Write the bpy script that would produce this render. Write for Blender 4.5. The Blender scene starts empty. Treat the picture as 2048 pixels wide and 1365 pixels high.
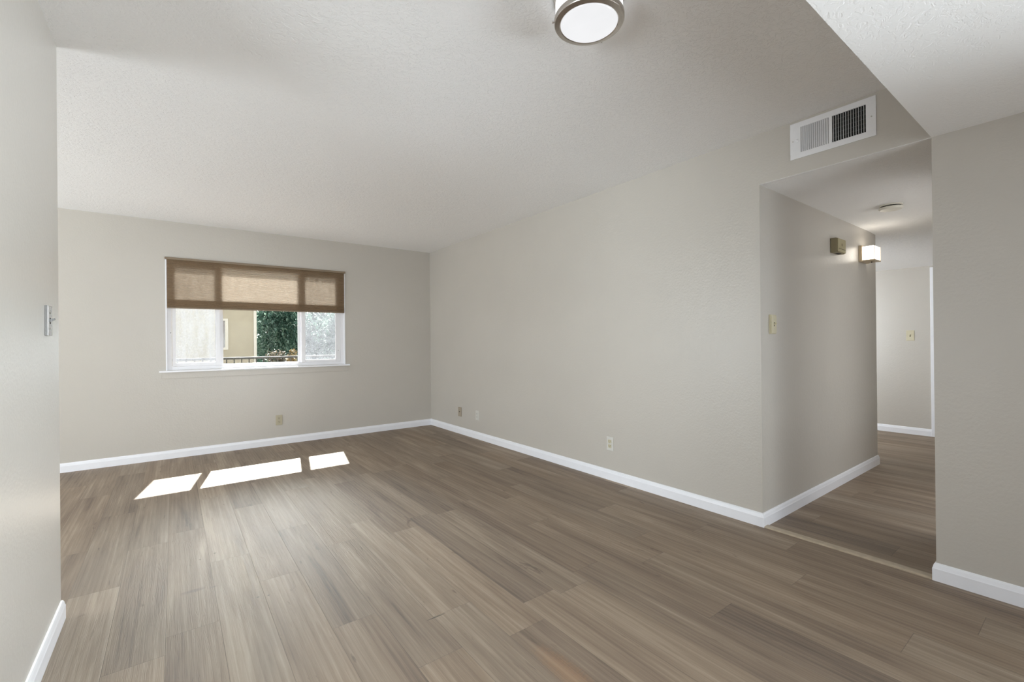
import bpy, bmesh, math, random
from mathutils import Vector, Matrix
from bpy_extras.object_utils import world_to_camera_view
R = math.radians
S = bpy.context.scene
COL = S.collection

# ------------------------------------------------------------------ camera, world, sun, large lights, exposure
YAW, PITCH, ROLL, FPX, EYE = 36.8937, 0.0888, -0.5748, 902.07, 1.1656
cam_d = bpy.data.cameras.new('camera')
cam = bpy.data.objects.new('camera', cam_d)
COL.objects.link(cam)
fw = Vector((math.sin(R(YAW))*math.cos(R(PITCH)), math.cos(R(YAW))*math.cos(R(PITCH)), math.sin(R(PITCH))))
ri = Vector((math.cos(R(YAW)), -math.sin(R(YAW)), 0))
up = ri.cross(fw)
ri2 = ri*math.cos(R(ROLL)) + up*math.sin(R(ROLL))
up2 = -ri*math.sin(R(ROLL)) + up*math.cos(R(ROLL))
m3 = Matrix((ri2, up2, -fw)).transposed()
cam.matrix_world = Matrix.Translation((0, 0, EYE)) @ m3.to_4x4()
cam_d.sensor_width = 36
cam_d.lens = FPX/2048*36
cam_d.clip_start = 0.02
S.camera = cam

S.view_settings.view_transform = 'Standard'
S.view_settings.look = 'None'
S.view_settings.gamma = 1
S.view_settings.use_curve_mapping = False
S.view_settings.exposure = 0.25
S.cycles.max_bounces = 14
S.cycles.diffuse_bounces = 8
S.cycles.transparent_max_bounces = 16
S.cycles.sample_clamp_indirect = 0
S.cycles.caustics_reflective = False
S.cycles.caustics_refractive = False

world = bpy.data.worlds.new('sky')
S.world = world
world.use_nodes = True
wn = world.node_tree.nodes
bg = wn['Background']
bg.inputs['Color'].default_value = (0.93, 0.97, 1.0, 1)
# hazy sky, much brighter on the side where the sun stands (+y)
_g = wn.new('ShaderNodeTexCoord')
_s = wn.new('ShaderNodeVectorMath')
_s.operation = 'DOT_PRODUCT'
_s.inputs[1].default_value = Vector((0.1, 0.95, 0.24)).normalized()
_r = wn.new('ShaderNodeMapRange')
_r.interpolation_type = 'SMOOTHSTEP'
for _i, _v in zip((1, 2, 3, 4), (0.92, 0.985, 1.1, 38.0)):
    _r.inputs[_i].default_value = _v
world.node_tree.links.new(_g.outputs['Generated'], _s.inputs[0])
world.node_tree.links.new(_s.outputs['Value'], _r.inputs[0])
world.node_tree.links.new(_r.outputs[0], bg.inputs['Strength'])

sun_d = bpy.data.lights.new('sun', 'SUN')
sun_d.energy = 25
sun_d.angle = R(0.55)
sun_d.color = (1.0, 0.97, 0.94)
sun = bpy.data.objects.new('sun', sun_d)
COL.objects.link(sun)
sun.rotation_euler = Vector((-0.19, -1.0, -1.135)).to_track_quat('-Z', 'Y').to_euler()
sun.location = (2, 12, 12)


def area(name, loc, direction, sx, sy, power, color=(1, 1, 1), spread=180):
    d = bpy.data.lights.new(name, 'AREA')
    d.shape = 'RECTANGLE'
    d.size, d.size_y = sx, sy
    d.energy = power
    d.color = color
    d.spread = R(spread)
    o = bpy.data.objects.new(name, d)
    COL.objects.link(o)
    o.location = loc
    o.rotation_euler = Vector(direction).to_track_quat('-Z', 'Z' if abs(direction[2]) < .9 else 'Y').to_euler()
    return o


# added fill lamps with no known source, set behind unseen openings
area('fill_rear', (1.25, -2.85, .95), (0, 1, -0.05), 2.3, 1.7, 24, (0.87, 0.95, 1.0), 84)
area('fill_near_right', (3.10, -1.55, 1.20), (-1, 1.08, 0.0), 1.4, 1.0, 38, (0.87, 0.95, 1.0), 64)
area('fill_side', (-4.35, 4.25, 1.0), (1, -0.35, 0.30), 2.5, 1.9, 168, (0.87, 0.95, 1.0))
area('fill_left', (-2.6, .35, .75), (1, 0.35, 0.5), 1.1, 1.4, 34, (0.87, 0.95, 1.0), 130)
area('fill_hall', (4.15, -.12, 1.15), (0, 1, 0.25), 1.1, 1.7, 4.6, (0.93, 0.97, 1.0))
area('fill_far_room', (5.0, 2.9, 1.3), (1, -0.35, 0.25), 1.4, 1.4, 44, (0.86, 0.94, 1.0))

# ------------------------------------------------------------------ dimensions (metres, camera at x=0 y=0)
H = 2.44
XR, YB, XL, YL, YH, YC, HS = 2.9203, 5.8182, -0.3896, 2.6892, 1.3135, 0.5166, 2.1279
XHE, XF, HF = 5.2016, 7.1247, 2.011
REAR = -2.6
SIDE = -4.2
T = 0.12
WX0, WX1, WZ0, WZ1 = -0.063, 1.735, 0.905, 2.07


# ------------------------------------------------------------------ node helpers
def mat(name):
    m = bpy.data.materials.new(name)
    m.use_nodes = True
    nt = m.node_tree
    nt.nodes.clear()
    out = nt.nodes.new('ShaderNodeOutputMaterial')
    return m, nt, out


def srgb(r, g, b):
    f = lambda c: (c/255/12.92 if c/255 <= .04045 else ((c/255+.055)/1.055)**2.4)
    return (f(r), f(g), f(b), 1)


def N(nt, t, **kw):
    n = nt.nodes.new('ShaderNode'+t)
    for k, v in kw.items():
        setattr(n, k, v)
    return n


def L(nt, a, b):
    nt.links.new(a, b)


def math_n(nt, op, a, b=None, c=None, clamp=False):
    n = N(nt, 'Math', operation=op)
    n.use_clamp = clamp
    for i, v in enumerate((a, b, c)):
        if v is None:
            continue
        if isinstance(v, (int, float)):
            n.inputs[i].default_value = v
        else:
            L(nt, v, n.inputs[i])
    return n.outputs[0]


def mapping(nt, src, scale):
    m = N(nt, 'Mapping')
    m.inputs['Scale'].default_value = scale
    L(nt, src, m.inputs['Vector'])
    return m.outputs[0]


def noise(nt, vec, scale, detail=2, rough=.5, dist=0):
    n = N(nt, 'TexNoise')
    n.inputs['Scale'].default_value = scale
    n.inputs['Detail'].default_value = detail
    n.inputs['Roughness'].default_value = rough
    n.inputs['Distortion'].default_value = dist
    if vec is not None:
        L(nt, vec, n.inputs['Vector'])
    return n.outputs['Fac']


def ramp(nt, fac, stops):
    n = N(nt, 'ValToRGB')
    e = n.color_ramp.elements
    while len(e) < len(stops):
        e.new(.5)
    for el, (p, c) in zip(e, stops):
        el.position = p
        el.color = c if len(c) == 4 else (*c, 1)
    L(nt, fac, n.inputs['Fac'])
    return n.outputs['Color']


def bump(nt, height, strength, dist, normal=None):
    n = N(nt, 'Bump')
    n.inputs['Strength'].default_value = strength
    n.inputs['Distance'].default_value = dist
    L(nt, height, n.inputs['Height'])
    if normal is not None:
        L(nt, normal, n.inputs['Normal'])
    return n.outputs['Normal']


def mixc(nt, fac, a, b, blend='MIX'):
    n = N(nt, 'Mix', data_type='RGBA', blend_type=blend)
    for i, v in ((0, fac), (6, a), (7, b)):
        if isinstance(v, (int, float)):
            n.inputs[i].default_value = v
        elif isinstance(v, tuple):
            n.inputs[i].default_value = v
        else:
            L(nt, v, n.inputs[i])
    return n.outputs[2]


def simple(name, col, rough=.5, metal=0, var=.04, scale=14, spec=.5, bump_amt=0.0):
    m, nt, out = mat(name)
    p = N(nt, 'BsdfPrincipled')
    tc = N(nt, 'TexCoord').outputs['Object']
    f = noise(nt, tc, scale, 3)
    dark = tuple(c*(1-var) for c in col[:3]) + (1,)
    lite = tuple(min(1, c*(1+var)) for c in col[:3]) + (1,)
    L(nt, ramp(nt, f, [(.3, dark), (.7, lite)]), p.inputs['Base Color'])
    p.inputs['Roughness'].default_value = rough
    p.inputs['Metallic'].default_value = metal
    p.inputs['Specular IOR Level'].default_value = spec
    if bump_amt:
        L(nt, bump(nt, noise(nt, tc, 160, 2), bump_amt, .002), p.inputs['Normal'])
    L(nt, p.outputs[0], out.inputs[0])
    return m


def wall_paint(name, col, rough=.42, spec=.4, strength=.25, coat=0):
    m, nt, out = mat(name)
    p = N(nt, 'BsdfPrincipled')
    tc = N(nt, 'TexCoord').outputs['Object']
    blot = noise(nt, tc, 1.3, 4, .6)
    d = tuple(c*.975 for c in col[:3]) + (1,)
    b = tuple(c*1.02 for c in col[:3]) + (1,)
    L(nt, ramp(nt, blot, [(.3, d), (.7, b)]), p.inputs['Base Color'])
    p.inputs['Roughness'].default_value = rough
    p.inputs['Specular IOR Level'].default_value = spec
    p.inputs['Coat Weight'].default_value = coat
    p.inputs['Coat Roughness'].default_value = .42
    f = noise(nt, tc, 75, 3, .55)
    g = noise(nt, tc, 22, 2, .5)
    h = math_n(nt, 'ADD', f, math_n(nt, 'MULTIPLY', g, .6))
    L(nt, bump(nt, h, strength, .004), p.inputs['Normal'])
    L(nt, p.outputs[0], out.inputs[0])
    return m


def ceiling_paint(name, col, strength=.45):
    m, nt, out = mat(name)
    p = N(nt, 'BsdfPrincipled')
    tc = N(nt, 'TexCoord').outputs['Object']
    p.inputs['Base Color'].default_value = col
    p.inputs['Roughness'].default_value = .75
    p.inputs['Specular IOR Level'].default_value = .25
    a = noise(nt, mapping(nt, tc, (34, 46, 34)), 1, 4, .62, 1.2)
    r1 = ramp(nt, a, [(.42, (0, 0, 0)), (.52, (1, 1, 1)), (.60, (.9, .9, .9)), (.68, (1, 1, 1))])
    patch = ramp(nt, noise(nt, tc, 1.1, 3, .55), [(.35, (.35, .35, .35)), (.65, (1, 1, 1))])
    f = noise(nt, tc, 70, 3, .6)
    h = math_n(nt, 'ADD', math_n(nt, 'MULTIPLY', r1, patch), math_n(nt, 'MULTIPLY', f, .5))
    L(nt, bump(nt, h, strength, .0045), p.inputs['Normal'])
    L(nt, p.outputs[0], out.inputs[0])
    return m


SCUFFS = [(.066, 2.622, .058, .022, srgb(104, 88, 82), .7), (.145, 2.606, .024, .009, srgb(112, 96, 88), .7),
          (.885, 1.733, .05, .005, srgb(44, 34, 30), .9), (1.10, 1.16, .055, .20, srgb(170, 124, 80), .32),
          (.177, 3.021, .008, .009, srgb(60, 50, 46), .9), (.107, 2.981, .006, .008, srgb(60, 50, 46), .9),
          (.303, 2.373, .008, .006, srgb(70, 56, 50), .8), (.345, 2.36, .006, .006, srgb(70, 56, 50), .8)]


def floor_material():
    m, nt, out = mat('vinyl_planks')
    p = N(nt, 'BsdfPrincipled')
    uv = N(nt, 'UVMap', uv_map='plank_uv').outputs[0]
    at = N(nt, 'Attribute', attribute_name='plank')
    sep = N(nt, 'SeparateColor')
    L(nt, at.outputs['Color'], sep.inputs[0])
    tone, ra, rb = sep.outputs
    su = N(nt, 'SeparateXYZ')
    L(nt, uv, su.inputs[0])
    cv = N(nt, 'CombineXYZ')
    L(nt, math_n(nt, 'ADD', su.outputs[0], math_n(nt, 'MULTIPLY', ra, 40)), cv.inputs[0])
    L(nt, math_n(nt, 'ADD', su.outputs[1], math_n(nt, 'MULTIPLY', rb, 40)), cv.inputs[1])
    v = cv.outputs[0]
    broad = noise(nt, mapping(nt, v, (11, .9, 1)), 1, 4, .55, .6)
    mid = noise(nt, mapping(nt, v, (45, 1.6, 1)), 1, 4, .6, .4)
    fine = noise(nt, mapping(nt, v, (230, 5, 1)), 1, 2, .6)
    ring = N(nt, 'TexWave', wave_type='BANDS', bands_direction='X', wave_profile='SAW')
    ring.inputs['Scale'].default_value = 1.0
    ring.inputs['Distortion'].default_value = 5.0
    ring.inputs['Detail'].default_value = 2.5
    ring.inputs['Detail Scale'].default_value = .35
    L(nt, mapping(nt, v, (14, .55, 1)), ring.inputs['Vector'])
    gr = noise(nt, mapping(nt, v, (70, 2.6, 1)), 1, 2, .55, .9)
    gr = math_n(nt, 'ABSOLUTE', math_n(nt, 'SUBTRACT', gr, .5))
    gr = ramp(nt, gr, [(0, (0, 0, 0)), (.07, (1, 1, 1))])
    gmask = ramp(nt, noise(nt, mapping(nt, v, (5, 1.3, 1)), 1, 3), [(.4, (.15, .15, .15)), (.62, (1, 1, 1))])
    gr = math_n(nt, 'MULTIPLY', gr, gmask)
    f = math_n(nt, 'ADD', math_n(nt, 'MULTIPLY', broad, .50), math_n(nt, 'MULTIPLY', mid, .34))
    f = math_n(nt, 'ADD', f, math_n(nt, 'MULTIPLY', fine, .10))
    f = math_n(nt, 'ADD', f, math_n(nt, 'MULTIPLY', ring.outputs['Fac'], .06))
    f = math_n(nt, 'ADD', f, math_n(nt, 'MULTIPLY', math_n(nt, 'SUBTRACT', tone, .5), .12))
    c = ramp(nt, f, [(.30, srgb(84, 68, 56)), (.42, srgb(120, 103, 86)), (.54, srgb(142, 125, 106)), (.66, srgb(167, 150, 130))])
    # knots and dark mineral streaks
    kn = noise(nt, mapping(nt, v, (16, 2.6, 1)), 1, 3, .7, 1.6)
    kmask = ramp(nt, kn, [(.645, (0, 0, 0)), (.73, (1, 1, 1))])
    c = mixc(nt, math_n(nt, 'MULTIPLY', kmask, .65), c, srgb(78, 60, 48))
    # a slight warm or cool cast from plank to plank
    c = mixc(nt, .10, c, mixc(nt, rb, srgb(150, 118, 92), srgb(128, 122, 118)))
    # scuffs and a stain of their own shape: (centre x, y, half length in x, half length in y, colour, strength)
    geo = N(nt, 'NewGeometry')
    gp = N(nt, 'SeparateXYZ')
    L(nt, geo.outputs['Position'], gp.inputs[0])
    wob = math_n(nt, 'MULTIPLY', math_n(nt, 'SUBTRACT', noise(nt, mapping(nt, geo.outputs['Position'], (60, 160, 1)), 1, 3), .5), 1.6)
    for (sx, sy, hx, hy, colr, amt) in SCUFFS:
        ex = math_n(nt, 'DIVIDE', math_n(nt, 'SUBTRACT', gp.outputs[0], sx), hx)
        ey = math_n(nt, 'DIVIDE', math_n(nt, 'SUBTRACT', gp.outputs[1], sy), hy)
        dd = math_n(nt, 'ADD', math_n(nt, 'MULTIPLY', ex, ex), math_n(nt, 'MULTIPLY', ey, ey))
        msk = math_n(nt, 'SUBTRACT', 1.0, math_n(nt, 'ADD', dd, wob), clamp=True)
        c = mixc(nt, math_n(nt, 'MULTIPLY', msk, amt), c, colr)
    # hairline joints
    lu = N(nt, 'UVMap', uv_map='joint_uv').outputs[0]
    ls = N(nt, 'SeparateXYZ')
    L(nt, lu, ls.inputs[0])
    du = math_n(nt, 'MINIMUM', ls.outputs[0], math_n(nt, 'SUBTRACT', .1816, ls.outputs[0]))
    dv = math_n(nt, 'MINIMUM', ls.outputs[1], math_n(nt, 'SUBTRACT', 1.22, ls.outputs[1]))
    dm = math_n(nt, 'MINIMUM', du, dv)
    joint = math_n(nt, 'SUBTRACT', 1, math_n(nt, 'DIVIDE', dm, .0016), clamp=True)
    c = mixc(nt, math_n(nt, 'MULTIPLY', joint, .55), c, srgb(70, 56, 46))
    L(nt, c, p.inputs['Base Color'])
    rr = math_n(nt, 'ADD', .58, math_n(nt, 'MULTIPLY', mid, .12))
    L(nt, rr, p.inputs['Roughness'])
    p.inputs['Specular IOR Level'].default_value = 1.0
    hgt = math_n(nt, 'ADD', math_n(nt, 'MULTIPLY', gr, .55), math_n(nt, 'MULTIPLY', fine, .5))
    hgt = math_n(nt, 'SUBTRACT', hgt, math_n(nt, 'MULTIPLY', joint, 1.2))
    L(nt, bump(nt, hgt, .40, .0030), p.inputs['Normal'])
    L(nt, p.outputs[0], out.inputs[0])
    return m


def glass(name, haze=0.0, stripes=False):
    """clear pane: mostly see-through with a Fresnel reflection; haze adds a scattering film on the glass"""
    m, nt, out = mat(name)
    tr = N(nt, 'BsdfTransparent')
    tr.inputs[0].default_value = (.96, .98, .97, 1)
    gl = N(nt, 'BsdfGlossy')
    gl.inputs['Roughness'].default_value = .02
    lw = N(nt, 'LayerWeight')
    fr = math_n(nt, 'ADD', .0012, math_n(nt, 'MULTIPLY', math_n(nt, 'POWER', lw.outputs['Facing'], 5), .7))
    base = tr.outputs[0]
    if haze:
        tc = N(nt, 'TexCoord').outputs['Object']
        n1 = noise(nt, tc, 110, 3, .6)
        n2 = noise(nt, mapping(nt, tc, (22, 1, 3)), 1, 2, .5) if stripes else noise(nt, mapping(nt, tc, (9, 1, 7)), 1, 4, .7, 1.5)
        f = math_n(nt, 'ADD', math_n(nt, 'MULTIPLY', n1, .9), math_n(nt, 'MULTIPLY', n2, .6))
        fac = math_n(nt, 'MULTIPLY', ramp(nt, f, [(.55, (.25, .25, .25)), (.95, (1, 1, 1))]), haze)
        tl = N(nt, 'BsdfTranslucent')
        tl.inputs[0].default_value = (.22, .23, .245, 1)
        df = N(nt, 'BsdfDiffuse')
        df.inputs[0].default_value = (.3, .3, .3, 1)
        mx0 = N(nt, 'MixShader')
        mx0.inputs[0].default_value = .4
        L(nt, tl.outputs[0], mx0.inputs[1])
        L(nt, df.outputs[0], mx0.inputs[2])
        mx = N(nt, 'MixShader')
        L(nt, fac, mx.inputs[0])
        L(nt, tr.outputs[0], mx.inputs[1])
        L(nt, mx0.outputs[0], mx.inputs[2])
        base = mx.outputs[0]
    mx = N(nt, 'MixShader')
    L(nt, fr, mx.inputs[0])
    L(nt, base, mx.inputs[1])
    L(nt, gl.outputs[0], mx.inputs[2])
    L(nt, mx.outputs[0], out.inputs[0])
    return m


def fabric(name, col, col2, trans):
    m, nt, out = mat(name)
    tc = N(nt, 'TexCoord').outputs['Object']
    w1 = noise(nt, mapping(nt, tc, (420, 420, 60)), 1, 2)
    w2 = noise(nt, mapping(nt, tc, (60, 60, 420)), 1, 2)
    f = math_n(nt, 'MULTIPLY', math_n(nt, 'ADD', w1, w2), .5)
    c = ramp(nt, f, [(.3, tuple(x*.82 for x in col[:3])), (.7, tuple(min(1, x*1.15) for x in col[:3]))])
    d = N(nt, 'BsdfDiffuse')
    t = N(nt, 'BsdfTranslucent')
    L(nt, c, d.inputs[0])
    L(nt, ramp(nt, f, [(.3, tuple(x*.82 for x in col2[:3])), (.7, tuple(min(1, x*1.15) for x in col2[:3]))]), t.inputs[0])
    mx = N(nt, 'MixShader')
    mx.inputs[0].default_value = trans
    L(nt, d.outputs[0], mx.inputs[1])
    L(nt, t.outputs[0], mx.inputs[2])
    L(nt, mx.outputs[0], out.inputs[0])
    return m


def glow(name, col, strength):
    m, nt, out = mat(name)
    tc = N(nt, 'TexCoord').outputs['Object']
    f = noise(nt, tc, 9, 2)
    e = N(nt, 'Emission')
    L(nt, ramp(nt, f, [(.3, tuple(c*.97 for c in col)), (.7, col)]), e.inputs[0])
    e.inputs[1].default_value = strength
    g = N(nt, 'BsdfGlossy')
    g.inputs['Roughness'].default_value = .15
    mx = N(nt, 'MixShader')
    mx.inputs[0].default_value = .04
    L(nt, e.outputs[0], mx.inputs[1])
    L(nt, g.outputs[0], mx.inputs[2])
    L(nt, mx.outputs[0], out.inputs[0])
    return m


def brushed(name, col, rough=.3):
    m, nt, out = mat(name)
    p = N(nt, 'BsdfPrincipled')
    tc = N(nt, 'TexCoord').outputs['Object']
    f = noise(nt, mapping(nt, tc, (30, 30, 700)), 1, 2)
    L(nt, ramp(nt, f, [(.3, tuple(c*.85 for c in col[:3])), (.7, col[:3])]), p.inputs['Base Color'])
    p.inputs['Metallic'].default_value = 1
    p.inputs['Roughness'].default_value = rough
    L(nt, bump(nt, f, .05, .001), p.inputs['Normal'])
    L(nt, p.outputs[0], out.inputs[0])
    return m


def leaf_material(name, a, b, c3):
    m, nt, out = mat(name)
    at = N(nt, 'Attribute', attribute_name='leaf')
    col = ramp(nt, at.outputs['Fac'], [(0, a), (.55, b), (1, c3)])
    d = N(nt, 'BsdfPrincipled')
    d.inputs['Roughness'].default_value = .5
    L(nt, col, d.inputs['Base Color'])
    t = N(nt, 'BsdfTranslucent')
    L(nt, col, t.inputs[0])
    mx = N(nt, 'MixShader')
    mx.inputs[0].default_value = .25
    L(nt, d.outputs[0], mx.inputs[1])
    L(nt, t.outputs[0], mx.inputs[2])
    L(nt, mx.outputs[0], out.inputs[0])
    return m


M = {}
M['wall'] = wall_paint('greige_wall_paint', srgb(189, 184, 176), .34, .55)
M['gloss_wall'] = wall_paint('greige_semi_gloss_paint', srgb(193, 189, 182), .38, .75, .35, .8)
M['ceiling'] = ceiling_paint('textured_ceiling_paint', srgb(243, 243, 243))
M['soffit'] = ceiling_paint('fine_textured_ceiling_paint', srgb(240, 240, 240), .2)
M['floor'] = floor_material()
M['trim'] = simple('white_trim_paint', srgb(234, 235, 240), .32, var=.015)
M['vinyl'] = simple('white_window_vinyl', srgb(232, 232, 236), .35, var=.015)
M['glass'] = glass('clear_pane')
M['haze_a'] = glass('hazy_pane_streaked', .50, True)
M['haze_b'] = glass('hazy_pane_mottled', .44)
M['fabric'] = fabric('brown_shade_fabric', (.34, .235, .145, 1), (.49, .455, .415, 1), .56)
M['shade_rail'] = simple('brown_shade_rail', srgb(128, 112, 92), .5)
M['ivory'] = simple('ivory_plastic', srgb(196, 188, 160), .4)
M['ivory_dark'] = simple('aged_ivory_plastic', srgb(178, 170, 146), .42)
M['grey_plate'] = simple('grey_gloss_plate', srgb(92, 90, 86), .14, spec=.9)
M['tan'] = simple('tan_plastic', srgb(160, 148, 130), .42)
M['offwhite'] = simple('offwhite_plastic', srgb(204, 202, 196), .38)
M['slot'] = simple('dark_slot', srgb(40, 35, 30), .7)
M['steel'] = simple('screw_steel', (.55, .54, .5, 1), .35, 1)
M['nickel'] = brushed('brushed_nickel', (.60, .56, .52), .28)
M['chrome'] = brushed('polished_nickel', (.78, .77, .75), .10)
M['lamp_glass'] = glow('lit_opal_glass', (.98, .985, 1.0), .80)
M['drum_glass'] = glow('lit_opal_drum', (.98, .985, 1.0), 1.3)
M['sconce_glass'] = glow('lit_warm_glass', (1.0, .92, .80), 5.0)
M['sconce_tan'] = simple('sconce_tan_metal', srgb(190, 172, 144), .4, .1)
M['chime'] = simple('chime_bronze_plastic', srgb(128, 118, 90), .45)
M['chime_face'] = simple('chime_face_plastic', srgb(158, 148, 116), .45)
M['white_metal'] = simple('white_enamel_register', srgb(228, 228, 230), .38, var=.02)
M['duct'] = simple('dark_duct', srgb(16, 15, 14), .8)
M['damper'] = simple('galvanised_damper', srgb(150, 150, 150), .5, .5)
M['white_plastic'] = simple('white_plastic', srgb(222, 218, 206), .4)
M['strip'] = simple('transition_strip_vinyl', srgb(176, 162, 142), .45, var=.10, scale=30)
M['stucco'] = simple('beige_stucco', srgb(168, 160, 144), .9, var=.05, scale=5, bump_amt=.3)
M['ext_trim'] = simple('exterior_white_trim', srgb(200, 196, 188), .6)
M['ext_glass'] = simple('neighbour_pane', srgb(128, 122, 122), .1)
M['iron'] = simple('dark_railing_paint', srgb(44, 42, 40), .5)
M['concrete'] = simple('walkway_concrete', srgb(120, 116, 110), .9, var=.1, scale=6)
M['bark'] = simple('bark', srgb(84, 70, 60), .9, var=.25, scale=20)
M['soil'] = simple('soil_and_litter', srgb(72, 70, 58), .95, var=.3, scale=2)
M['leaf_green'] = leaf_material('dark_green_leaves', srgb(34, 62, 54), srgb(78, 112, 98), srgb(140, 162, 146))
M['leaf_olive'] = leaf_material('olive_leaves', srgb(66, 60, 54), srgb(112, 102, 88), srgb(160, 148, 128))
M['leaf_gold'] = leaf_material('golden_leaves', srgb(96, 80, 56), srgb(140, 118, 84), srgb(170, 155, 112))


# ------------------------------------------------------------------ mesh helpers
class MB:
    def __init__(self):
        self.bm = bmesh.new()

    def box(self, a, b, bevel=0, seg=2):
        a, b = Vector(a), Vector(b)
        r = bmesh.ops.create_cube(self.bm, size=1)
        vs = r['verts']
        bmesh.ops.scale(self.bm, vec=(abs(b.x-a.x), abs(b.y-a.y), abs(b.z-a.z)), verts=vs)
        bmesh.ops.translate(self.bm, vec=(a+b)/2, verts=vs)
        if bevel:
            es = list({e for v in vs for e in v.link_edges})
            bmesh.ops.bevel(self.bm, geom=es, offset=bevel, segments=seg, affect='EDGES', profile=.5)
        return self

    def cyl(self, p0, p1, r0, r1=None, n=20):
        p0, p1 = Vector(p0), Vector(p1)
        r1 = r0 if r1 is None else r1
        d = p1-p0
        q = d.to_track_quat('Z', 'Y').to_matrix().to_4x4()
        r = bmesh.ops.create_cone(self.bm, cap_ends=True, segments=n, radius1=r0, radius2=r1, depth=d.length)
        bmesh.ops.transform(self.bm, matrix=Matrix.Translation((p0+p1)/2) @ q, verts=r['verts'])
        return self

    def lathe(self, prof, n=48, axis='Z', closed=False):
        rings = []
        for (r, z) in prof:
            ring = []
            if r < 1e-6:
                ring = [self.bm.verts.new((0, 0, z))]
            else:
                for i in range(n):
                    t = 2*math.pi*i/n
                    ring.append(self.bm.verts.new((r*math.cos(t), r*math.sin(t), z)))
            rings.append(ring)
        pairs = list(zip(rings, rings[1:]))
        if closed:
            pairs.append((rings[-1], rings[0]))
        for a, b in pairs:
            for i in range(n):
                j = (i+1) % n
                if len(a) == 1 and len(b) == 1:
                    continue
                if len(a) == 1:
                    self.bm.faces.new((a[0], b[j], b[i]))
                elif len(b) == 1:
                    self.bm.faces.new((a[i], a[j], b[0]))
                else:
                    self.bm.faces.new((a[i], a[j], b[j], b[i]))
        return self

    def prism(self, pts, vec):
        """extrude polygon of 3D points by vec"""
        a = [self.bm.verts.new(p) for p in pts]
        b = [self.bm.verts.new(Vector(p)+Vector(vec)) for p in pts]
        self.bm.faces.new(a)
        self.bm.faces.new(list(reversed(b)))
        for i in range(len(a)):
            j = (i+1) % len(a)
            self.bm.faces.new((a[i], b[i], b[j], a[j]))
        return self

    def run(self, A, B, nrm, prof, m0=0, m1=0):
        """profile (out, z) swept along the floor from A to B; nrm points out of the wall; m = mitre (+1 outside, -1 inside)"""
        A, B, nrm = Vector(A), Vector(B), Vector(nrm)
        d = (B-A).normalized()
        a = [self.bm.verts.new(A - d*(m0*o) + nrm*o + Vector((0, 0, z))) for o, z in prof]
        b = [self.bm.verts.new(B + d*(m1*o) + nrm*o + Vector((0, 0, z))) for o, z in prof]
        self.bm.faces.new(a)
        self.bm.faces.new(list(reversed(b)))
        for i in range(len(a)):
            j = (i+1) % len(a)
            self.bm.faces.new((a[i], b[i], b[j], a[j]))
        return self

    def build(self, name, m, parent=None, smooth=0, loc=None):
        bmesh.ops.recalc_face_normals(self.bm, faces=self.bm.faces)
        me = bpy.data.meshes.new(name)
        self.bm.to_mesh(me)
        self.bm.free()
        me.materials.append(m)
        if smooth:
            me.polygons.foreach_set('use_smooth', [True]*len(me.polygons))
            me.set_sharp_from_angle(angle=R(smooth))
        o = bpy.data.objects.new(name, me)
        COL.objects.link(o)
        if parent is not None:
            o.parent = parent
        if loc is not None:
            o.location = loc
        return o


def thing(name, label, cat, loc=(0, 0, 0), rz=0, group=None):
    o = bpy.data.objects.new(name, None)
    o.empty_display_size = .05
    COL.objects.link(o)
    o.location = loc
    o.rotation_euler = (0, 0, R(rz))
    o['label'], o['category'] = label, cat
    if group:
        o['group'] = group
    return o


def struct(o, label=None):
    o['kind'] = 'structure'
    if label:
        o['label'] = label
    return o


# ------------------------------------------------------------------ floor: planks laid towards the window wall
def build_floor():
    W, LEN, X0 = .1816, 1.22, .693
    joints = {0: 1.50, 1: 1.74, 2: 1.44, 3: 1.585, 4: 1.54, 5: 1.64, 6: 1.02, 7: 1.49, 8: 1.70, 9: 2.14, 10: .325, 11: 2.31,
              19: 1.09, -6: 2.895, -8: 5.15, -7: 4.72, -5: 2.145, -4: 1.05, -3: 1.68, -2: 1.30, -1: 1.92, 12: 1.35, 13: .72}
    rng = random.Random(11)
    bm = bmesh.new()
    uvl = bm.loops.layers.uv.new('plank_uv')
    jl = bm.loops.layers.uv.new('joint_uv')
    cl = bm.loops.layers.float_color.new('plank')
    x_min, x_max, y_min, y_max = SIDE-.1, XF+.1, REAR-.1, YB+.05
    r0 = math.floor((x_min-X0)/W)
    r1 = math.ceil((x_max-X0)/W)
    for r in range(r0, r1):
        y0 = joints.get(r, rng.uniform(0, LEN))
        k = math.floor((y_min-y0)/LEN)
        while y0+k*LEN < y_max:
            a, b = y0+k*LEN, y0+(k+1)*LEN
            xa, xb = X0+r*W, X0+(r+1)*W
            ca, cb = max(a, y_min), min(b, y_max)
            cxa, cxb = max(xa, x_min), min(xb, x_max)
            col = (rng.random(), rng.random(), rng.random(), 1)
            k += 1
            if cb-ca < .002 or cxb-cxa < .002:
                continue
            f = bm.faces.new([bm.verts.new(p) for p in ((cxa, ca, 0), (cxb, ca, 0), (cxb, cb, 0), (cxa, cb, 0))])
            for lp in f.loops:
                u, v = lp.vert.co.x-xa, lp.vert.co.y-a
                lp[uvl].uv = (u, v)
                lp[jl].uv = (u, v)
                lp[cl] = col
    # underside, so that the floor is a slab
    q = [bm.verts.new(p) for p in ((x_min, y_min, -.1), (x_min, y_max, -.1), (x_max, y_max, -.1), (x_max, y_min, -.1))]
    bm.faces.new(q)
    me = bpy.data.meshes.new('floor')
    bm.to_mesh(me)
    bm.free()
    me.materials.append(M['floor'])
    o = bpy.data.objects.new('floor', me)
    COL.objects.link(o)
    return struct(o, 'grey brown wood-look plank floor')


build_floor()

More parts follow.
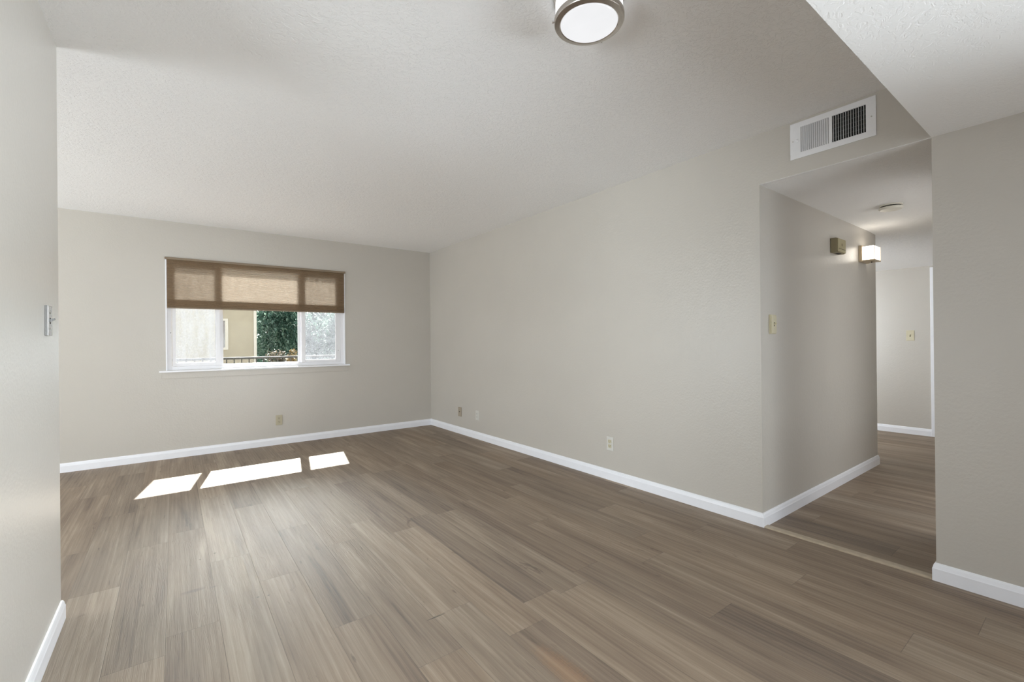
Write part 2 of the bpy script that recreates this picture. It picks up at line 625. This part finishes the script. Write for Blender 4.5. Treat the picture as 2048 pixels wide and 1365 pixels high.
# ------------------------------------------------------------------ walls
YO = YB+T
mb = MB()
mb.box((SIDE-T, YB, -.1), (WX0, YO, H+.1)).box((WX1, YB, -.1), (XR+T, YO, H+.1))
mb.box((WX0, YB, -.1), (WX1, YO, WZ0)).box((WX0, YB, WZ1), (WX1, YO, H+.1))
struct(mb.build('wall_back', M['wall']), 'greige wall with the window')
mb = MB()
mb.box((XR, YH, 0), (XR+T, YB, H))
mb.box((XR, YC, HS), (XR+T, YH, H))
struct(mb.build('wall_right', M['wall']), 'long greige wall with the vent over the hall opening')
struct(MB().box((XR+T, YH, 0), (XHE, YH+T, HS)).build('wall_hall', M['wall']), 'greige hall wall with the sconce')
mb = MB()   # with an unseen opening added for the fill lamp
mb.box((XR, REAR, 0), (XR+T, -2.25, HS)).box((XR, -.85, 0), (XR+T, YC, HS)).box((XR, -2.25, 0), (XR+T, -.85, .7)).box((XR, -2.25, 1.9), (XR+T, -.85, HS))
struct(mb.build('wall_near', M['wall']), 'greige wall at the right edge')
mb = MB()   # with a doorway out of sight, added to let fill light in
mb.box((XL-T, REAR, 0), (XL, .6, H)).box((XL-T, 1.6, 0), (XL, YL, H)).box((XL-T, .6, 2.05), (XL, 1.6, H))
struct(mb.build('wall_left', M['gloss_wall']), 'shiny greige wall at the left edge')
struct(MB().box((XF, -.2, 0), (XF+T, 4.62, HS+.1)).build('wall_far', M['wall']), 'greige wall at the end of the hall')
mb = MB()   # with an opening out of sight, added for the hall fill
mb.box((XR+T, YC-T, 0), (3.6, YC, HS)).box((4.7, YC-T, 0), (XF, YC, HS)).box((3.6, YC-T, 2.03), (4.7, YC, HS))
struct(mb.build('wall_hall_side', M['wall']))
mb = MB()   # far room, with an unseen opening added for its fill lamp
mb.box((XHE-T, YH+T, 0), (XHE, 2.2, HS)).box((XHE-T, 3.6, 0), (XHE, 4.5, HS)).box((XHE-T, 2.2, 0), (XHE, 3.6, .5)).box((XHE-T, 2.2, 2.03), (XHE, 3.6, HS))
mb.box((XHE-T, 4.5, 0), (XF, 4.62, HS))
struct(mb.build('wall_far_room', M['wall']))
mb = MB()   # side wall of the living room with an opening out of sight, added for the side fill
mb.box((SIDE-T, YL-T, 0), (SIDE, 3.0, H)).box((SIDE-T, 5.5, 0), (SIDE, YB, H)).box((SIDE-T, 3.0, 2.07), (SIDE, 5.5, H))
mb.box((SIDE, YL-T, 0), (XL-T, YL, H))
struct(mb.build('wall_side', M['wall']))
mb = MB()   # behind the camera, around an opening added for the rear fill
mb.box((XL-T, REAR-T, 0), (.05, REAR, H)).box((2.45, REAR-T, 0), (XR+T, REAR, H)).box((.05, REAR-T, 2.07), (2.45, REAR, H))
struct(mb.build('wall_rear', M['wall']))

# ceilings
struct(MB().box((SIDE-T, YC, H), (XR+T, YB, H+.12)).build('ceiling', M['ceiling']), 'white textured ceiling')
struct(MB().box((XL-T, REAR-T, HS), (XR, YC, H+.12)).box((XR, REAR-T, HS), (XR+T, YC, H+.12)).build('ceiling_dropped', M['soffit']), 'lowered textured ceiling at top right')
mb = MB()
mb.prism([(XR+T, -.2, HS), (5.05, -.2, HS), (XF+T, -.2, HF-.008), (XF+T, -.2, HS+.2), (XR+T, -.2, HS+.2)], (0, 4.85, 0))
struct(mb.build('ceiling_hall', M['ceiling']), 'hall ceiling')
struct(MB().box((XR, YC, HS-.0015), (XR+T+.002, YH, HS)).build('ceiling_opening', M['ceiling']))

# baseboards
PROF = [(0, 0), (.013, 0), (.013, .058), (.0115, .062), (.0085, .076), (.005, .083), (0, .085)]


def base(name, runs):
    mb = MB()
    for A, B, n, m0, m1 in runs:
        mb.run((*A, 0), (*B, 0), (*n, 0), PROF, m0, m1)
    return struct(mb.build(name, M['trim']), None)


base('baseboard_back', [((SIDE, YB), (XR, YB), (0, -1), -1, -1)])
base('baseboard_right', [((XR, YB), (XR, YH), (-1, 0), -1, 1)])
base('baseboard_hall', [((XR, YH), (XHE, YH), (0, -1), 1, 1), ((XHE, YH), (XHE, 4.5), (1, 0), 1, 0)])
base('baseboard_near', [((XR, YC), (XR, REAR), (-1, 0), 1, -1), ((3.6, YC), (XR, YC), (0, 1), 0, 1), ((XF, YC), (4.7, YC), (0, 1), 0, 0)])
base('baseboard_left', [((XL, 1.67), (XL, YL), (1, 0), 0, 1), ((XL, YL), (SIDE, YL), (0, 1), 1, 0)])
base('baseboard_far', [((XF, 4.5), (XF, 1.285), (-1, 0), -1, 0)])
mb = MB()
mb.box((XF-.02, 1.215, 0), (XF, 1.285, HF-.02), .003).box((XF-.016, 1.19, 0), (XF, 1.215, HF-.03))
struct(mb.build('trim_1', M['trim']), 'white door casing at the end of the hall')

mb = MB()  # casing around the unseen doorway that was added for the left fill lamp
mb.box((XL, .53, 0), (XL+.016, .6, 2.12), .003).box((XL, 1.6, 0), (XL+.016, 1.67, 2.12), .003).box((XL, .6, 2.05), (XL+.016, 1.6, 2.12), .003)
struct(mb.build('trim_2', M['trim']), 'white casing of the added doorway in the left wall')

# transition strip on the floor
prof = [(-.027, 0), (-.027, .0045), (-.020, .0085), (.020, .0085), (.027, .0045), (.027, 0)]
mb = MB()
mb.prism([(2.936+a, YC+.0135, z+.0003) for a, z in prof], (0, YH-YC-.027, 0))
o = mb.build('threshold_strip', M['strip'])
o['label'], o['category'] = 'thin tan transition strip across the floor of the hall opening', 'threshold'

# ------------------------------------------------------------------ window
win = bpy.data.objects.new('window_1', None)
COL.objects.link(win)
win.location = (WX0, YB, WZ0)
struct(win, 'white three-part vinyl sliding window')
OX, OZ = -WX0, -WZ0


def wbox(mb, x0, x1, y0, y1, z0, z1, bev=.002):
    return mb.box((x0-WX0, y0-YB, z0-WZ0), (x1-WX0, y1-YB, z1-WZ0), bev)


mb = MB()   # thin liner around the opening
wbox(mb, WX0, WX0+.012, YB-.003, YO-.005, WZ0, WZ1, .001)
wbox(mb, WX1-.012, WX1, YB-.003, YO-.005, WZ0, WZ1, .001)
wbox(mb, WX0+.012, WX1-.012, YB-.001, YO-.005, WZ1-.010, WZ1, .001)
mb.build('jamb_liner', M['trim'], win)
mb = MB()
FY0, FY1 = YB+.016, YB+.082
wbox(mb, WX0+.012, WX0+.050, FY0, FY1, WZ0, WZ1-.01)
wbox(mb, WX1-.050, WX1-.012, FY0, FY1, WZ0, WZ1-.01)
wbox(mb, WX0+.050, WX1-.050, FY0, FY1, WZ0, WZ0+.038)
wbox(mb, WX0+.050, WX1-.050, FY0, FY1, WZ1-.055, WZ1-.01)
wbox(mb, .398, .437, FY0+.03, FY1, WZ0+.038, WZ1-.055)
wbox(mb, 1.197, 1.236, FY0+.03, FY1, WZ0+.038, WZ1-.055)
wbox(mb, .437, 1.197, FY0+.03, FY1, WZ0+.038, WZ0+.048)
mb.build('frame', M['vinyl'], win)


def sash(x0, x1, gx0, gx1, gz0, m):
    z0, z1 = WZ0+.0385, WZ1-.0555
    mb = MB()
    wbox(mb, x0, gx0, FY0+.004, FY0+.028, z0, z1)
    wbox(mb, gx1, x1, FY0+.004, FY0+.028, z0, z1)
    wbox(mb, gx0, gx1, FY0+.005, FY0+.027, z0, gz0)
    wbox(mb, gx0, gx1, FY0+.005, FY0+.027, z1-.034, z1)
    s = mb.build('sash', M['vinyl'], win)
    mb = MB()
    wbox(mb, gx0-.004, gx1+.004, FY0+.014, FY0+.018, gz0-.004, z1-.030, 0)
    p = mb.build('pane', m, s)
    p['label'] = 'hazy whitish pane'
    return s


sash(-.010, .406, .020, .365, .978, M['haze_a'])
sash(1.228, 1.683, 1.272, 1.622, .972, M['haze_b'])
mb = MB()
wbox(mb, .433, 1.201, FY0+.046, FY0+.050, WZ0+.044, WZ1-.051, 0)
mb.build('pane', M['glass'], win)
mb = MB()
wbox(mb, -.118, 1.783, YB-.034, YB, WZ0-.020, WZ0-.0005, .003)
wbox(mb, WX0+.001, WX1-.001, YB, YO-.005, WZ0-.02, WZ0-.0005, 0)
mb.build('window_sill', M['trim'], win)
mb = MB()
wbox(mb, -.098, 1.763, YB-.008, YB, WZ0-.085, WZ0-.020, .002)
mb.build('apron', M['wall'], win)

for (hx, hy, hz) in ((-.022, FY0-.0008, 1.292), (1.655, FY0+.0032, 1.080)):
    mb = MB()
    mb.cyl((hx-WX0, hy-YB, hz-WZ0), (hx-WX0, hy+.002-YB, hz-WZ0), .005, n=12)
    mb.build('latch_hole', M['damper'], win)

# pleated shade: front and back layers of a honeycomb, closer packed in its last few cells
sh = thing('pleated_shade', 'brown pleated window shade pulled halfway down over the window', 'window shade', (WX0, YB-.012, 1.545))
BT = WZ1-1.545
mb = MB()
mb.box((-.004, -.010, BT-.024), (WX1-WX0+.004, .010, BT), .003)
mb.build('headrail', M['shade_rail'], sh)
mb = MB()
mb.box((.013, -.008, 0), (WX1-WX0-.013, .008, .014), .004)
mb.build('bottom_rail', M['shade_rail'], sh)
mb = MB()


def zigzag(z0, z1, pitch, ya, yb):
    n = max(2, round((z1-z0)/pitch*2))
    pa = None
    for i in range(n+1):
        z = z0+(z1-z0)*i/n
        y = ya if i % 2 else yb
        q = (mb.bm.verts.new((.013, y, z)), mb.bm.verts.new((WX1-WX0-.013, y, z)))
        if pa:
            mb.bm.faces.new((pa[0], pa[1], q[1], q[0]))
        pa = q


zigzag(.014, BT-.024, .0185, -.0065, -.0015)
zigzag(.014, BT-.024, .0185, .0065, .0015)
mb.build('fabric', M['fabric'], sh)
mb = MB()
zigzag(.014, .098, .006, .0085, .0072)
zigzag(.014, .092, .006, .0009, -.0006)
mb.build('stacked_cells', M['fabric'], sh)


# ------------------------------------------------------------------ wall plates
def screws(parent, zs, y=-.0062):
    for z in zs:
        mb = MB()
        mb.cyl((0, y+.001, z), (0, y-.0012, z), .0032, n=12)
        mb.build('screw', M['steel'], parent)


def outlet(loc, rz, label, plate, device, group):
    t = thing('wall_outlet', label, 'outlet', loc, rz, group)
    MB().box((-.035, -.006, -.0575), (.035, 0, .0575), .003).build('cover_plate', plate, t)
    for s in (1, -1):
        mb = MB()
        mb.box((-.0165, -.0085, s*.0195-.014), (.0165, -.0045, s*.0195+.014), .0035, 3)
        r = mb.build('receptacle', device, t)
        for x in (-.0065, .0065):
            MB().box((x-.0013, -.0088, s*.0195-.001), (x+.0013, -.0080, s*.0195+.008)).build('slot', M['slot'], r)
        MB().cyl((0, -.0088, s*.0195-.0068), (0, -.0080, s*.0195-.0068), .0024, n=12).build('slot', M['slot'], r)
    screws(t, (0,))
    return t


outlet((.974, YB, .283), 0, 'beige duplex outlet on the back wall below the window', M['ivory_dark'], M['ivory_dark'], 'wall outlets')
outlet((XR, 4.598, .282), -90, 'off-white outlet on the right wall just right of the tan jack plate', M['offwhite'], M['offwhite'], 'wall outlets')
outlet((XR, 2.534, .303), -90, 'pale duplex outlet alone above the middle of the right wall baseboard', M['offwhite'], M['ivory'], 'wall outlets')

t = thing('phone_jack', 'tan jack plate on the right wall closest to the room corner', 'wall jack', (XR, 5.005, .279), -90)
MB().box((-.035, -.012, -.0575), (.035, 0, .0575), .003).build('cover_plate', M['tan'], t)
MB().box((-.009, -.0135, -.004), (.009, -.0115, .006), .001).build('socket', M['slot'], t)
screws(t, (.042, -.042), -.012)


def switch(loc, rz, label, plate, w=.07, h=.116, thick=.006, riser=0, toggle=1, bev=.0025):
    t = thing('light_switch', label, 'switch', loc, rz, 'light switches')
    if riser:
        MB().box((-w/2-.004, -riser, -h/2-.004), (w/2+.004, 0, h/2+.004), .002).build('backing_frame', plate, t)
    MB().box((-w/2, -riser-thick, -h/2), (w/2, -riser, h/2), bev).build('cover_plate', plate, t)
    y = -riser-thick
    MB().box((-.0052, y-.0006, -.0125), (.0052, y+.001, .0125)).build('slot', M['slot'], t)
    mb = MB()
    mb.prism([(-.0042, y, -.005), (-.0042, y, .006), (-.0042, y-.014*toggle, .011), (-.0042, y-.0155*toggle, .004)], (.0084, 0, 0))
    mb.build('toggle', plate, t)
    screws(t, (.03, -.03), y)
    return t


switch((3.070, YH, 1.260), 0, 'ivory light switch on the hall wall beside the opening corner', M['ivory'], riser=.010)
switch((XF, 1.47, 1.192), -90, 'ivory light switch on the far wall at the end of the hall', M['ivory'], .076, .124)
switch((XL, 2.462, 1.264), 90, 'dark edged light switch on the shiny left wall near its end', M['grey_plate'], .072, .116, .010, toggle=.9, bev=.0009)

# ------------------------------------------------------------------ door chime, sconce, smoke detector
t = thing('door_chime', 'bronze coloured door chime box on the hall wall left of the sconce', 'door chime', (4.172, YH, 1.832), 0)
MB().box((-.087, -.044, 0), (.087, 0, .112), .004).build('case', M['chime'], t)
MB().box((-.083, -.053, .004), (.083, -.044, .108), .004).build('front_cover', M['chime_face'], t)
mb = MB()
mb.cyl((0, -.0545, .062), (0, -.053, .062), .011, n=24)
mb.build('emblem', M['chime'], t)
MB().box((-.07, -.0536, .026), (.07, -.0528, .029)).build('groove', M['slot'], t)
MB().box((-.03, -.040, -.0015), (.03, -.015, .001)).build('sound_slot', M['slot'], t)

t = thing('wall_sconce', 'lit square glass wall sconce at the end of the hall wall', 'wall lamp', (4.835, YH, 1.828), 0)
MB().box((-.10, -.025, -.002), (.10, 0, .136), .003).build('back_plate', M['sconce_tan'], t)
MB().box((-.085, -.106, .010), (.080, -.0255, .126), .006, 3).build('glass_shade', M['sconce_glass'], t)
mb = MB()
mb.box((-.089, -.109, 0), (.084, -.0255, .0095), .001)
mb.box((-.089, -.109, .0095), (-.0855, -.1055, .128)).box((.0805, -.109, .0095), (.084, -.1055, .128))
mb.build('tray', M['sconce_tan'], t)
mb = MB()
mb.cyl((0, -.066, 0), (0, -.066, -.010), .005, .0035, 16)
mb.build('finial', M['slot'], t)

t = thing('smoke_detector', 'round white smoke detector on the hall ceiling', 'smoke detector', (4.16, .958, HS), 0)
mb = MB()
mb.lathe([(0, -.0005), (.066, -.0005), (.068, -.003), (.066, -.009), (.050, -.010), (.050, -.016), (0, -.016)], 56)
mb.build('base', M['white_plastic'], t, 35)
mb = MB()
mb.lathe([(0, -.0162), (.046, -.0162), (.062, -.0165), (.070, -.019), (.071, -.024), (.062, -.034), (.035, -.039), (0, -.040)], 56)
mb.build('cover', M['white_plastic'], t, 35)
mb = MB()
mb.lathe([(.0505, -.0102), (.058, -.0102), (.058, -.0160), (.0505, -.0160)], 56, closed=True)
mb.build('sensor_slot', M['slot'], t)

# ------------------------------------------------------------------ ceiling lamp
LX, LY = 1.243, 1.160
t = thing('ceiling_lamp', 'round brushed nickel flush ceiling lamp with a lit white glass', 'ceiling lamp', (LX, LY, H), 0)
mb = MB()
mb.lathe([(0, -.0005), (.126, -.0005), (.1285, -.003), (.1285, -.012), (.126, -.015), (0, -.015)], 72)
mb.build('pan', M['nickel'], t, 40)
mb = MB()
mb.lathe([(.112, -.0155), (.1225, -.0155), (.1235, -.020), (.1235, -.0735), (.112, -.0735)], 72, closed=True)
mb.build('glass_drum', M['drum_glass'], t, 40)
mb = MB()
mb.lathe([(.127, -.074), (.1285, -.076), (.1285, -.090), (.126, -.094), (.108, -.098), (.105, -.096), (.105, -.078), (.127, -.074)], 72)
mb.build('trim_ring', M['nickel'], t, 40)
mb = MB()
mb.lathe([(.1045, -.080), (.1045, -.096), (.096, -.103), (.078, -.109), (.05, -.113), (.022, -.115), (0, -.1155)], 72)
mb.build('glass_diffuser', M['lamp_glass'], t, 60)
for a in (22, 142, 262):
    ca, sa = math.cos(R(a)), math.sin(R(a))
    mb = MB()
    mb.cyl((ca*.1275, sa*.1275, -.086), (ca*.133, sa*.133, -.086), .003, n=12)
    mb.cyl((ca*.132, sa*.132, -.086), (ca*.1365, sa*.1365, -.086), .0050, .004, 16)
    mb.build('finial', M['chrome'], t, 40)

# ------------------------------------------------------------------ supply register over the hall opening
VY, VZ = .930, 2.321
t = thing('air_vent', 'white two-way air vent high on the wall above the hall opening', 'vent', (XR, VY, VZ), -90)
# local x runs towards the camera side (world -y)
W2, H2 = .203, .1045
IX, IZ = .165, .072
mb = MB()
mb.box((-W2, -.006, IZ), (W2, 0, H2), .0015).box((-W2, -.006, -H2), (W2, 0, -IZ), .0015)
mb.box((-W2, -.006, -IZ-.001), (-IZ-.075, 0, IZ+.001)).box((.160, -.006, -IZ-.001), (W2, 0, IZ+.001))
mb.box((-.008, -.006, -IZ-.001), (.008, 0, IZ+.001))
mb.build('face_plate', M['white_metal'], t)
MB().box((-.15, -.0011, -IZ), (.162, -.0003, IZ)).build('duct_opening', M['duct'], t)


def louvers(x0, x1, n, ang, w=.0125):
    mb = MB()
    for i in range(n):
        x = x0+(x1-x0)*(i+.5)/n
        th = .0011
        r = bmesh.ops.create_cube(mb.bm, size=1)
        bmesh.ops.scale(mb.bm, vec=(w, th, IZ*2), verts=r['verts'])
        bmesh.ops.rotate(mb.bm, cent=(0, 0, 0), matrix=Matrix.Rotation(R(ang), 3, 'Z'), verts=r['verts'])
        bmesh.ops.translate(mb.bm, vec=(x, -.0062, 0), verts=r['verts'])
    return mb


louvers(-.145, -.010, 13, 40, .0082).build('louver_bank', M['white_metal'], t)
louvers(.010, .158, 13, 92).build('louver_bank', M['white_metal'], t)
mb = MB()
for k in range(5):
    z = -IZ+IZ*2*(k+1)/6
    mb.box((.010, -.0018, z-.0004), (.158, -.0013, z+.0004))
mb.build('support_wires', M['damper'], t)
MB().box((-.146, -.0020, -IZ), (-.009, -.0012, IZ)).build('damper_blades', M['damper'], t)
mb = MB()
mb.box((-.175, -.0075, -.012), (-.158, -.006, .010), .002).box((-.166, -.016, .001), (-.162, -.007, .008), .001)
mb.build('damper_lever', M['white_metal'], t)
for x in (-.188, .184):
    mb = MB()
    mb.cyl((x, -.0055, 0), (x, -.0075, 0), .0035, n=12)
    mb.build('screw', M['steel'], t)

# ------------------------------------------------------------------ outside the window
GZ = -2.7
struct(MB().box((-16, YO, GZ-.2), (22, 34, GZ)).build('ground', M['soil']))
struct(MB().box((-5, YO, -.32), (8, 9.25, -.14)).build('floor_walkway', M['concrete']), 'outside walkway slab')
t = thing('balcony_railing', 'dark metal picket railing outside the window', 'railing', (0, 9.1, -.14))
RT = .945+.14
MB().box((-4.5, -.022, RT-.038), (7.5, .022, RT), .004).build('top_rail', M['iron'], t)
MB().box((-4.5, -.015, .08), (7.5, .015, .11), .003).build('bottom_rail', M['iron'], t)
for x in (-4.4, -2.1, 3.1, 5.3, 7.4):
    MB().box((x-.02, -.02, 0), (x+.02, .02, RT-.037)).build('post', M['iron'], t)
pk = None
for i in range(38):
    x = -.62+i*.112
    if pk is None:
        pk = MB().box((-.008, -.008, .11), (.008, .008, RT-.037)).build('picket', M['iron'], t)
        q = pk
    else:
        q = pk.copy()
        COL.objects.link(q)
        q.parent = t
    q.location = (x, 0, 0)

t = thing('neighbour_building', 'beige stucco building seen through the left of the clear pane', 'building', (-2.2, 11.0, GZ))
MB().box((-3.6, 0, 0), (3.60, 3.2, 4.92)).build('wall', M['stucco'], t)
MB().box((3.57, -.02, 0), (3.625, .03, 4.92)).build('corner_trim', M['ext_trim'], t)
mb = MB()
mb.box((-3.9, -.25, 4.92), (3.7, 3.3, 5.05))
mb.build('roof', M['ext_trim'], t)
bx0, bx1, bz0, bz1 = 2.2+.70, 2.2+.905, 1.06-GZ, 1.70-GZ
mb = MB()
mb.box((bx0+.045, -.035, bz0), (bx1-.055, 0, bz0+.045)).box((bx0+.045, -.035, bz1-.045), (bx1-.055, 0, bz1)).box((bx0, -.035, bz0), (bx0+.045, 0, bz1)).box((bx1-.055, -.035, bz0), (bx1, 0, bz1))
wf = mb.build('window', M['ext_trim'], t)
MB().box((bx0+.045, -.012, bz0+.045), (bx1-.055, -.002, bz1-.045)).build('pane', M['ext_glass'], wf)


def tree(name, label, cat, loc, blobs, n, size, m, seed, trunk_r, group):
    rng = random.Random(seed)
    t = thing(name, label, cat, loc, 0, group)
    mb = MB()
    top = max(b[2] for b in blobs)
    mb.cyl((0, 0, 0), (rng.uniform(-.1, .1), rng.uniform(-.1, .1), top*.62), trunk_r, trunk_r*.6, 12)
    for b in blobs:
        mb.cyl((0, 0, top*rng.uniform(.3, .58)), b[:3], trunk_r*.42, trunk_r*.12, 8)
    mb.build('trunk', M['bark'], t, 40)
    bm = bmesh.new()
    cl = bm.loops.layers.float_color.new('leaf')
    tot = sum(b[3]**2 for b in blobs)
    for b in blobs:
        k = int(n*b[3]**2/tot)
        for _ in range(k):
            d = Vector((rng.gauss(0, 1), rng.gauss(0, 1), rng.gauss(0, 1))).normalized()
            rr = b[3]*rng.random()**.35
            c = Vector(b[:3]) + Vector((d.x*rr, d.y*rr, d.z*rr*b[4]))
            q = Matrix.Rotation(rng.uniform(0, 6.28), 3, 'Z') @ Matrix.Rotation(rng.uniform(-1.2, 1.2), 3, 'X')
            s = size*rng.uniform(.6, 1.3)
            pts = [(0, -s, 0), (s*.36, -s*.2, s*.1), (s*.28, s*.5, s*.06), (0, s, -s*.1), (-s*.28, s*.5, s*.06), (-s*.36, -s*.2, s*.1)]
            vs = [bm.verts.new(c + q @ Vector(p)) for p in pts]
            g = rng.random()
            for f in (bm.faces.new((vs[0], vs[1], vs[2], vs[3])), bm.faces.new((vs[0], vs[3], vs[4], vs[5]))):
                for lp in f.loops:
                    lp[cl] = (g, g, g, 1)
    me = bpy.data.meshes.new('foliage')
    bm.to_mesh(me)
    bm.free()
    me.materials.append(m)
    o = bpy.data.objects.new('foliage', me)
    COL.objects.link(o)
    o.parent = t
    return t


tree('leafy_tree', 'dense dark green tree beside the corner of the beige building', 'tree', (2.60, 15.9, GZ),
     [(-.25, 0, 4.3, .85, .8), (.35, .2, 4.6, .8, .8), (0, -.3, 3.3, .9, .9), (.1, .3, 5.0, .7, .7), (.4, -.2, 2.6, .8, .9), (-.2, 0, 2.4, .8, .9)], 11000, .065, M['leaf_green'], 3, .12, 'trees outside the window')
tree('leafy_tree', 'green tree behind the hazy right pane', 'tree', (4.70, 15.9, GZ),
     [(-.2, 0, 4.3, .85, .8), (.3, .2, 4.6, .8, .8), (0, -.3, 3.3, .9, .9), (.2, -.2, 2.5, .8, .9)], 4200, .09, M['leaf_green'], 5, .12, 'trees outside the window')
tree('leafy_tree', 'tall hazy green tree standing behind the dark tree', 'tree', (4.4, 20.2, GZ),
     [(-1.5, 0, 4.3, 1.4, .8), (1.2, .2, 4.4, 1.4, .8), (0, 0, 4.7, 1.2, .7), (-.9, 0, 2.9, 1.6, .9), (1.0, -.3, 3.0, 1.6, .9), (2.4, .3, 3.6, 1.4, 1.0), (-.3, -.5, 3.9, 1.3, .9), (.8, -.6, 4.0, 1.2, .9)], 10500, .15, M['leaf_green'], 6, .18, 'trees outside the window')
tree('olive_shrub', 'brownish green shrub in front of the dark tree', 'shrub', (2.20, 14.0, GZ),
     [(-.20, 0, 2.95, .36, .9), (.3, .1, 2.7, .42, .9), (.5, 0, 3.25, .36, .8), (.1, 0, 3.5, .3, .7)], 1500, .05, M['leaf_olive'], 8, .05, None)
tree('golden_shrub', 'small golden leaved shrub above the railing', 'shrub', (2.36, 12.2, GZ),
     [(0, 0, 3.62, .10, 1.3), (-.03, 0, 3.40, .13, 1.2), (.12, 0, 3.25, .15, .9), (-.55, 0, 3.16, .14, .6)], 520, .045, M['leaf_gold'], 9, .03, None)
